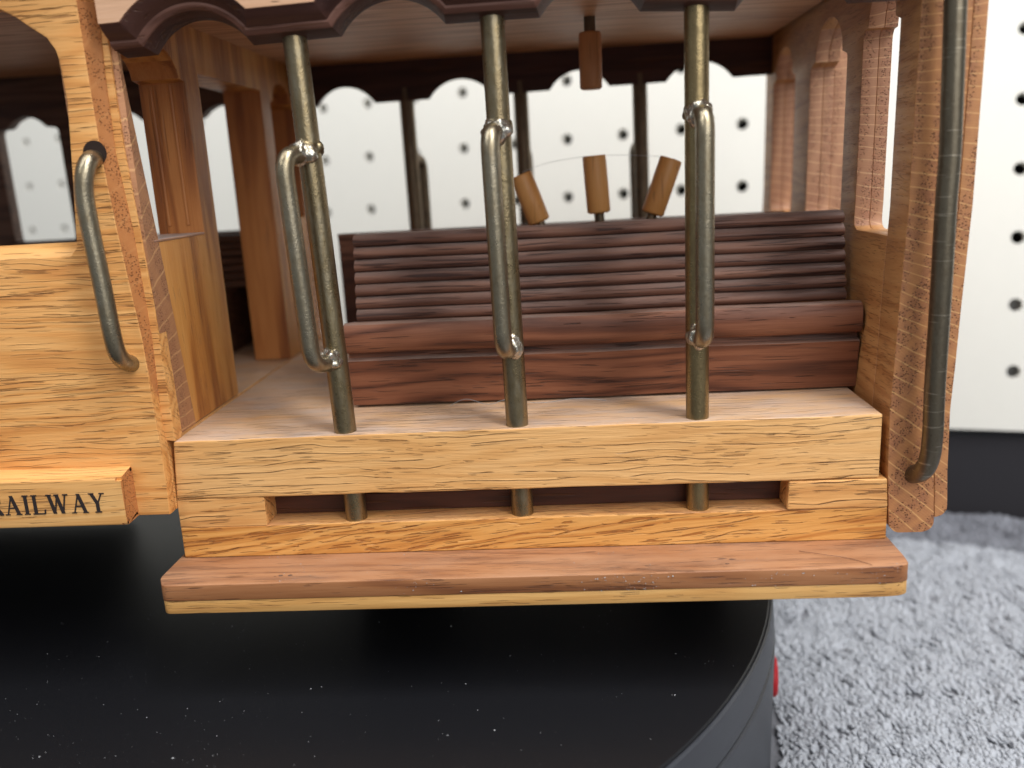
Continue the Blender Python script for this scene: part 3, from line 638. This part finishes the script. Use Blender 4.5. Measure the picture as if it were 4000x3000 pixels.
# ---- name board with burnt lettering
yb = -.85
tr = at(452, 1873, 'y', yb); br = at(509, 2054, 'y', yb); tl = at(0, 1880, 'y', yb); bl = at(0, 2064, 'y', yb)
zt1, zb1 = (tr.z+tl.z)/2, (br.z+bl.z)/2; xr_ = (tr.x+br.x)/2
bm = bmesh.new(); pr_ = round_poly([(-.335, zb1+.02), (yb, zb1), (yb, zt1), (-.335, zt1+.10)], [.02, .05, .06, .02], 4)
bm = extrude_x(pr_, -9.5, xr_+.02)
bmesh.ops.bevel(bm, geom=[e for e in bm.edges if all(v.co.x > xr_ for v in e.verts)], offset=.11, segments=4, affect='EDGES')
nb = obj('name_board', bm, [m_board, m_cove], car); face_mats(nb.data, lambda n, c: 1 if n.x > .6 else 0); auto_smooth(nb.data, 40)
def strokes(ch):
    # thick/thin roman capitals in a 1-high box: (x0,z0,x1,z1,width)
    K = .17; T = .07; S = .055
    return {'R': (.78, [(.16, 0, .16, 1, K), (.16, .97, .5, .97, T), (.16, .5, .5, .5, T), (.5, .97, .62, .85, .12), (.62, .87, .62, .62, K), (.62, .64, .5, .5, .12), (.42, .5, .70, .02, K), (.02, .02, .30, .02, S), (.02, .98, .2, .98, S), (.6, .02, .78, .02, S)]),
            'A': (.84, [(.12, .0, .42, 1.0, T), (.40, 1.0, .70, 0, K), (.22, .36, .58, .36, T), (0, .02, .24, .02, S), (.56, .02, .84, .02, S)]),
            'I': (.36, [(.18, 0, .18, 1, K), (.03, .02, .33, .02, S), (.03, .98, .33, .98, S)]),
            'L': (.68, [(.17, 0, .17, 1, K), (.02, .98, .32, .98, S), (.02, .02, .62, .02, T), (.62, .0, .66, .24, T)]),
            'W': (1.12, [(.14, 1, .36, 0, K), (.36, 0, .56, .92, T), (.54, 1, .78, 0, K), (.78, 0, .98, 1, T), (0, .98, .28, .98, S), (.42, .98, .66, .98, S), (.86, .98, 1.12, .98, S)]),
            'Y': (.80, [(.14, 1, .40, .46, K), (.66, 1, .42, .46, T), (.40, 0, .40, .5, K), (0, .98, .28, .98, S), (.54, .98, .80, .98, S), (.24, .02, .56, .02, S)])}[ch]
end = at(418, 2000, 'y', yb); lb = at(24, 2010, 'y', yb); top = at(415, 1925, 'y', yb)
H_ = top.z-end.z; word = 'RAILWAY'; adv = sum(strokes(c)[0]+.10 for c in word[1:])-.10
sx = (end.x-lb.x)/(adv*H_)
xx = 0; pos = []
for c in word[1:]: pos.append(xx); xx += strokes(c)[0]+.10
allpos = [-(strokes('R')[0]+.10)]+pos
for c, u0 in zip(word, allpos):
    bm = bmesh.new()
    for si_, (x0, z0, x1, z1, wd) in enumerate(strokes(c)[1]):
        hgt = .010+.0012*si_; d = Vector((x1-x0, z1-z0)).normalized(); n = Vector((-d.y, d.x))*(wd/2)
        # strokes are cut level at top and bottom when steep
        if abs(d.y) > .6: n = Vector((wd/2/abs(d.y), 0))
        q = [(x0-n.x, z0-n.y), (x0+n.x, z0+n.y), (x1+n.x, z1+n.y), (x1-n.x, z1-n.y)]
        A = [Vector((lb.x+(u0+a_)*H_*sx, yb-hgt, end.z+c_*H_)) for a_, c_ in q]
        vb = [bm.verts.new(p) for p in A]; vt = [bm.verts.new((p.x, yb+.01, p.z)) for p in A]
        bm.faces.new(vb)
        for k in range(4): bm.faces.new((vb[k], vb[(k+1) % 4], vt[(k+1) % 4], vt[k]))
    L = obj('letter', bm, m_burn, nb); L['label'] = 'burnt letter '+c
# ---- valance: scalloped board with a coved lower edge
def zbase(x): return float(np.interp(x, [0, 2.6, 4.25, 6.4, 8.1, 10, 11.7, 15], [7.74, 7.82, 7.87, 7.97, 7.97, 7.96, 7.86, 7.85]))
def scallop(x_first, x_last, zf, xe=14.84):
    pts = []; flats = [(.05, .63), (2.64, 4.27), (6.38, 8.08), (10.05, 11.70), (13.85, xe)]
    for (a, b_), (c, d) in zip(flats, flats[1:]+[(None, None)]):
        pts += [(a+(b_-a)*t, zf(a+(b_-a)*t)) for t in (0, .33, .66, 1)]
        if c is None: break
        z0, z1 = zf(b_), zf(c); hc_ = .50
        for k in range(1, 20):
            t = k/20; x = b_+(c-b_)*t; s = (t-.5)*2; R = (1+hc_**2)/(2*hc_)
            y = math.sqrt(R*R-(s*1.0)**2)-(R-hc_)
            pts.append((x, z0+(z1-z0)*t+y*1.08))
    return pts
def valance(zf, yf, sgn, name, xe=14.84):
    """yf(y) gives depth; sgn=-1 faces the camera"""
    base = [Vector(p) for p in scallop(0, 15, zf, xe)]
    def off(o_):
        out = []
        for i, p in enumerate(base):
            a = base[max(i-1, 0)]; b_ = base[min(i+1, len(base)-1)]
            d1 = (p-a).normalized() if i else (b_-p).normalized(); d2 = (b_-p).normalized() if i < len(base)-1 else d1
            n1 = Vector((-d1.y, d1.x)); n2 = Vector((-d2.y, d2.x)); n = (n1+n2)
            n = n.normalized()/max(.55, (n1+n2).length/2) if n.length > 1e-6 else n1
            out.append(p+n*o_)
        # clamp so that offset runs do not fold over
        for i in range(1, len(out)):
            if out[i].x < out[i-1].x: out[i].x = out[i-1].x+1e-3
        return out
    prof = [(1.9, .42), (-.10, .42), (-.085, .30), (-.012, -.09), (0, -.13), (.055, -.185), (.075, -.20), (.12, -.20), (.15, -.24), (.20, -.33), (.28, -.43), (.37, -.49), (.385, -.53)]
    bm = bmesh.new(); rows = []
    for k, (o_, y) in enumerate(prof):
        pts = [Vector((p.x, 9.5)) for p in base] if k == 0 else off(o_)
        rows.append([bm.verts.new((p.x, yf(y), p.y)) for p in pts])
    rows.append([bm.verts.new((v.co.x, yf(-.53), 9.5)) for v in rows[-1]])
    for r, (A, B) in enumerate(zip(rows, rows[1:])):
        for i in range(len(A)-1):
            f = bm.faces.new((A[i], A[i+1], B[i+1], B[i]))
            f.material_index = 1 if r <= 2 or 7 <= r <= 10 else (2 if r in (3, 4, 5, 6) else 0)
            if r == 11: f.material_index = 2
    for side in (0, -1): bm.faces.new([r[side] for r in rows])
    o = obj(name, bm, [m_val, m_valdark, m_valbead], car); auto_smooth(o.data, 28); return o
valance(zbase, lambda y: y, -1, 'valance')
valance(lambda x: zbase(x)*.0+7.56+.01*x, lambda y: 12.1-y, 1, 'valance', 15.3)
# ---- ceiling and roof
bm = bmesh.new(); box(bm, -.55, 14.9, .43, 11.65, 8.72, 9.2, .01); obj('ceiling', bm, m_ceil, car)
bm = bmesh.new(); box(bm, -14, 16.3, -.8, 12.9, 9.51, 9.9, .05); obj('roof', bm, m_ceil, car)
bm = bmesh.new(); box(bm, -14, -1.2, .4, 11.6, 8.95, 9.3, .01); obj('cabin_ceiling', bm, m_ceil, car)
# ---- bench: seat board, front panel, reeded back of separate slats
prof = [(2.34, 0.01), (2.16, .03), (2.10, .35), (2.05, .75), (1.98, 1.05), (1.97, 1.10), (2.14, 1.15), (2.16, 1.25), (1.92, 1.30), (1.86, 1.36), (1.82, 1.50), (1.81, 1.68), (1.83, 1.84), (1.90, 1.94), (2.02, 1.97), (2.9, 1.86), (2.9, .01)]
def skew_bench(bm, x0, x1, wob=.012):
    for v in bm.verts:
        v.co.z += wob*mnoise.noise(Vector((v.co.x*.9, v.co.y, v.co.z)))
o = obj('seat', extrude_x(prof, 3.40, 14.76, nx=24, wob=.02), m_seat, car); auto_smooth(o.data, 40)
def slats(x0, x1, y0, flip, n=7):
    zb_, zt_ = 1.87, (3.62 if flip else 3.86); h = (zt_-zb_)/n; bk = bmesh.new()
    yy = lambda z: y0+.38*(z-zb_)/(zt_-zb_)
    f = (lambda y: y) if not flip else (lambda y: 12.2-y)
    back = obj('backrest', extrude_x([(f(yy(zb_)+.10), zb_), (f(yy(zb_)+.42), zb_), (f(yy(zt_)+.42), zt_-.01), (f(yy(zt_)+.10), zt_-.01)], x0+.01, x1-.01), m_slat, car)
    for k in range(n):
        z0 = zb_+h*k; P = []
        for j in range(9):
            t = j/8; z = z0+.012+(h-.024)*t; P.append((f(yy(z)-.16*math.sin(PI*(t*.86+.10))**.8+.06), z))
        P += [(f(yy(z0+h)+.11), z0+h-.012), (f(yy(z0)+.11), z0+.012)]
        o = obj('slat', extrude_x(P, x0, x1, nx=16, wob=.012), m_slat, back); auto_smooth(o.data, 45)
slats(3.50, 14.70, 2.86, False)
prof2 = [(12.2-y, z) for y, z in prof]; o = obj('seat', extrude_x(prof2, 1.75, 14.76), m_seat, car)
bm = bmesh.new(); box(bm, 1.72, 14.7, 8.72, 8.86, .01, 3.55, .02); obj('bench_panel', bm, m_inbeam, car)
slats(1.75, 14.70, 2.86, True)
# cabin interior: bench, far side with windows, end wall
bm = bmesh.new(); box(bm, -13.5, -2.2, 8.2, 11.5, 0, 2.0, .05); obj('cabin_bench', bm, m_inner, car)
for k in range(7):
    bm = bmesh.new(); box(bm, -13.5, -1.7, 10.3+.06*k, 10.7+.06*k, 2.0+.24*k, 2.22+.24*k, .05); obj('cabin_bench_slat', bm, m_inner, car)
def farwin(x0, x1):
    L_ = x1-x0; f = [(0, 3.72), (L_, 3.72), (L_, 7.28), (L_-.08, 7.4), (L_-.38, 7.4), (L_-.6, 7.62), (L_-.92, 7.76), (L_/2, 7.76), (.92, 7.76), (.6, 7.62), (.38, 7.4), (.08, 7.4), (0, 7.28)]
    return round_poly([(x0+a_, b_) for a_, b_ in f], .1, 3)
bm = plate([(-14, -1.56), (-.1, -1.56), (-.1, 9.5), (-14, 9.5)], [farwin(-10.22, -8.09), farwin(-6.95, -4.82), farwin(-3.60, -1.47)], .5, .03, lambda u, v, w: (u, 12.2+w, v))
obj('cabin_far_side', bm, m_inner, car)
bm = bmesh.new(); box(bm, -14, .012, .45, 12, -1.5, -.004, .004); obj('cabin_floor', bm, m_bar, car)
# ---- levers and the bell pull in the aisle
def grip(name, top, bot, r, mat, rod_to, rr, lab):
    top, bot, rod_to = Vector(top), Vector(bot), Vector(rod_to); d = (top-bot).normalized()
    bm = bmesh.new(); tube(bm, [bot, bot+d*.03, bot+d*.06, bot.lerp(top, .5), top-d*.05, top-d*.02, top], [r*.8, r*.96, r, r*1.01, r, r*.97, r*.9], 28)
    e = obj('lever' if rod_to.z < bot.z else 'bell_pull', bm, mat, car); auto_smooth(e.data, 50); e['label'] = lab
    a, b_ = (bot, rod_to) if rod_to.z < bot.z else (top, rod_to)
    bm = bmesh.new(); tube(bm, [a+(a-b_)*.02, b_], rr, 18); o = obj('rod', bm, m_dark_rod, e); auto_smooth(o.data, 50)
T = at(2320, 608, 'y', 6); B = at(2340, 832, 'y', 6); grip('lever', T, B, .30, m_dowel, B+(B-T)*2.2, .13, 'upright wooden lever grip')
T = at(2622, 620, 'y', 6); B = at(2548, 836, 'y', 6); grip('lever', T, B, .29, m_dowel, B+(B-T)*.85, .13, 'wooden lever grip leaning right')
T = at(2034, 682, 'y', 6); B = at(2108, 868, 'y', 6); grip('lever', T, B, .29, m_dowel, B+(B-T)*.9, .13, 'wooden lever grip leaning left')
T = at(2304, 126, 'y', 6); B = at(2309, 350, 'y', 6); grip('pull', T, B, .28, m_dowel2, (T.x, 6, 8.75), .145, 'wooden bell pull hanging from the ceiling')
# ---- lint on step and deck
def gen_step():
    x = random.uniform(.3, 14.6)
    if mnoise.noise(Vector((x*.5, 3, 3)))+random.uniform(-.5, .4) < 0: return None
    return (x, random.uniform(-1.3, -.02), -2.704)
flecks('dust', 420, gen_step, car, .005, .011)
flecks('dust', 260, lambda: (random.uniform(.5, 14.5), random.gauss(.3, .4) if random.random() < .5 else random.uniform(.05, 2), 0.0), car, .004, .009)
def gen_scuff():
    x = random.choice((8.9, 9.3, 9.9, 12.2, 13.6, 14.2, 5.1))+random.gauss(0, .22)
    return (min(x, 14.55), -1.336-.0*x, random.choice((-2.78, -2.86, -3.02))+random.gauss(0, .03))
flecks('scuff', 150, gen_scuff, car, .006, .016)
def hair(pts, r=.006):
    bm = bmesh.new(); tube(bm, rounded_path(pts, .6, 6), r, 5); return bm
obj('thread', hair([at(2040, 672, 'y', 6), at(2120, 640, 'y', 6), at(2230, 618, 'y', 6), at(2330, 606, 'y', 6), at(2460, 606, 'y', 6), at(2560, 609, 'y', 6), at(2640, 622, 'y', 6)], .005), m_fleck, car)
obj('hair', hair([(12.9, -.5, -2.69), (13.4, -.8, -2.66), (13.8, -.9, -2.69), (14.1, -1.25, -2.68)], .005), plain('brown_hair', (.12, .05, .03), .5), car)
obj('lint_thread', hair([(5.7, 1.7, .05), (6.1, 1.55, .28), (6.6, 1.5, .05), (7.0, 1.6, .22), (7.7, 1.55, .04), (8.5, 1.6, .16), (9.2, 1.7, .04)], .006), m_fleck, car)
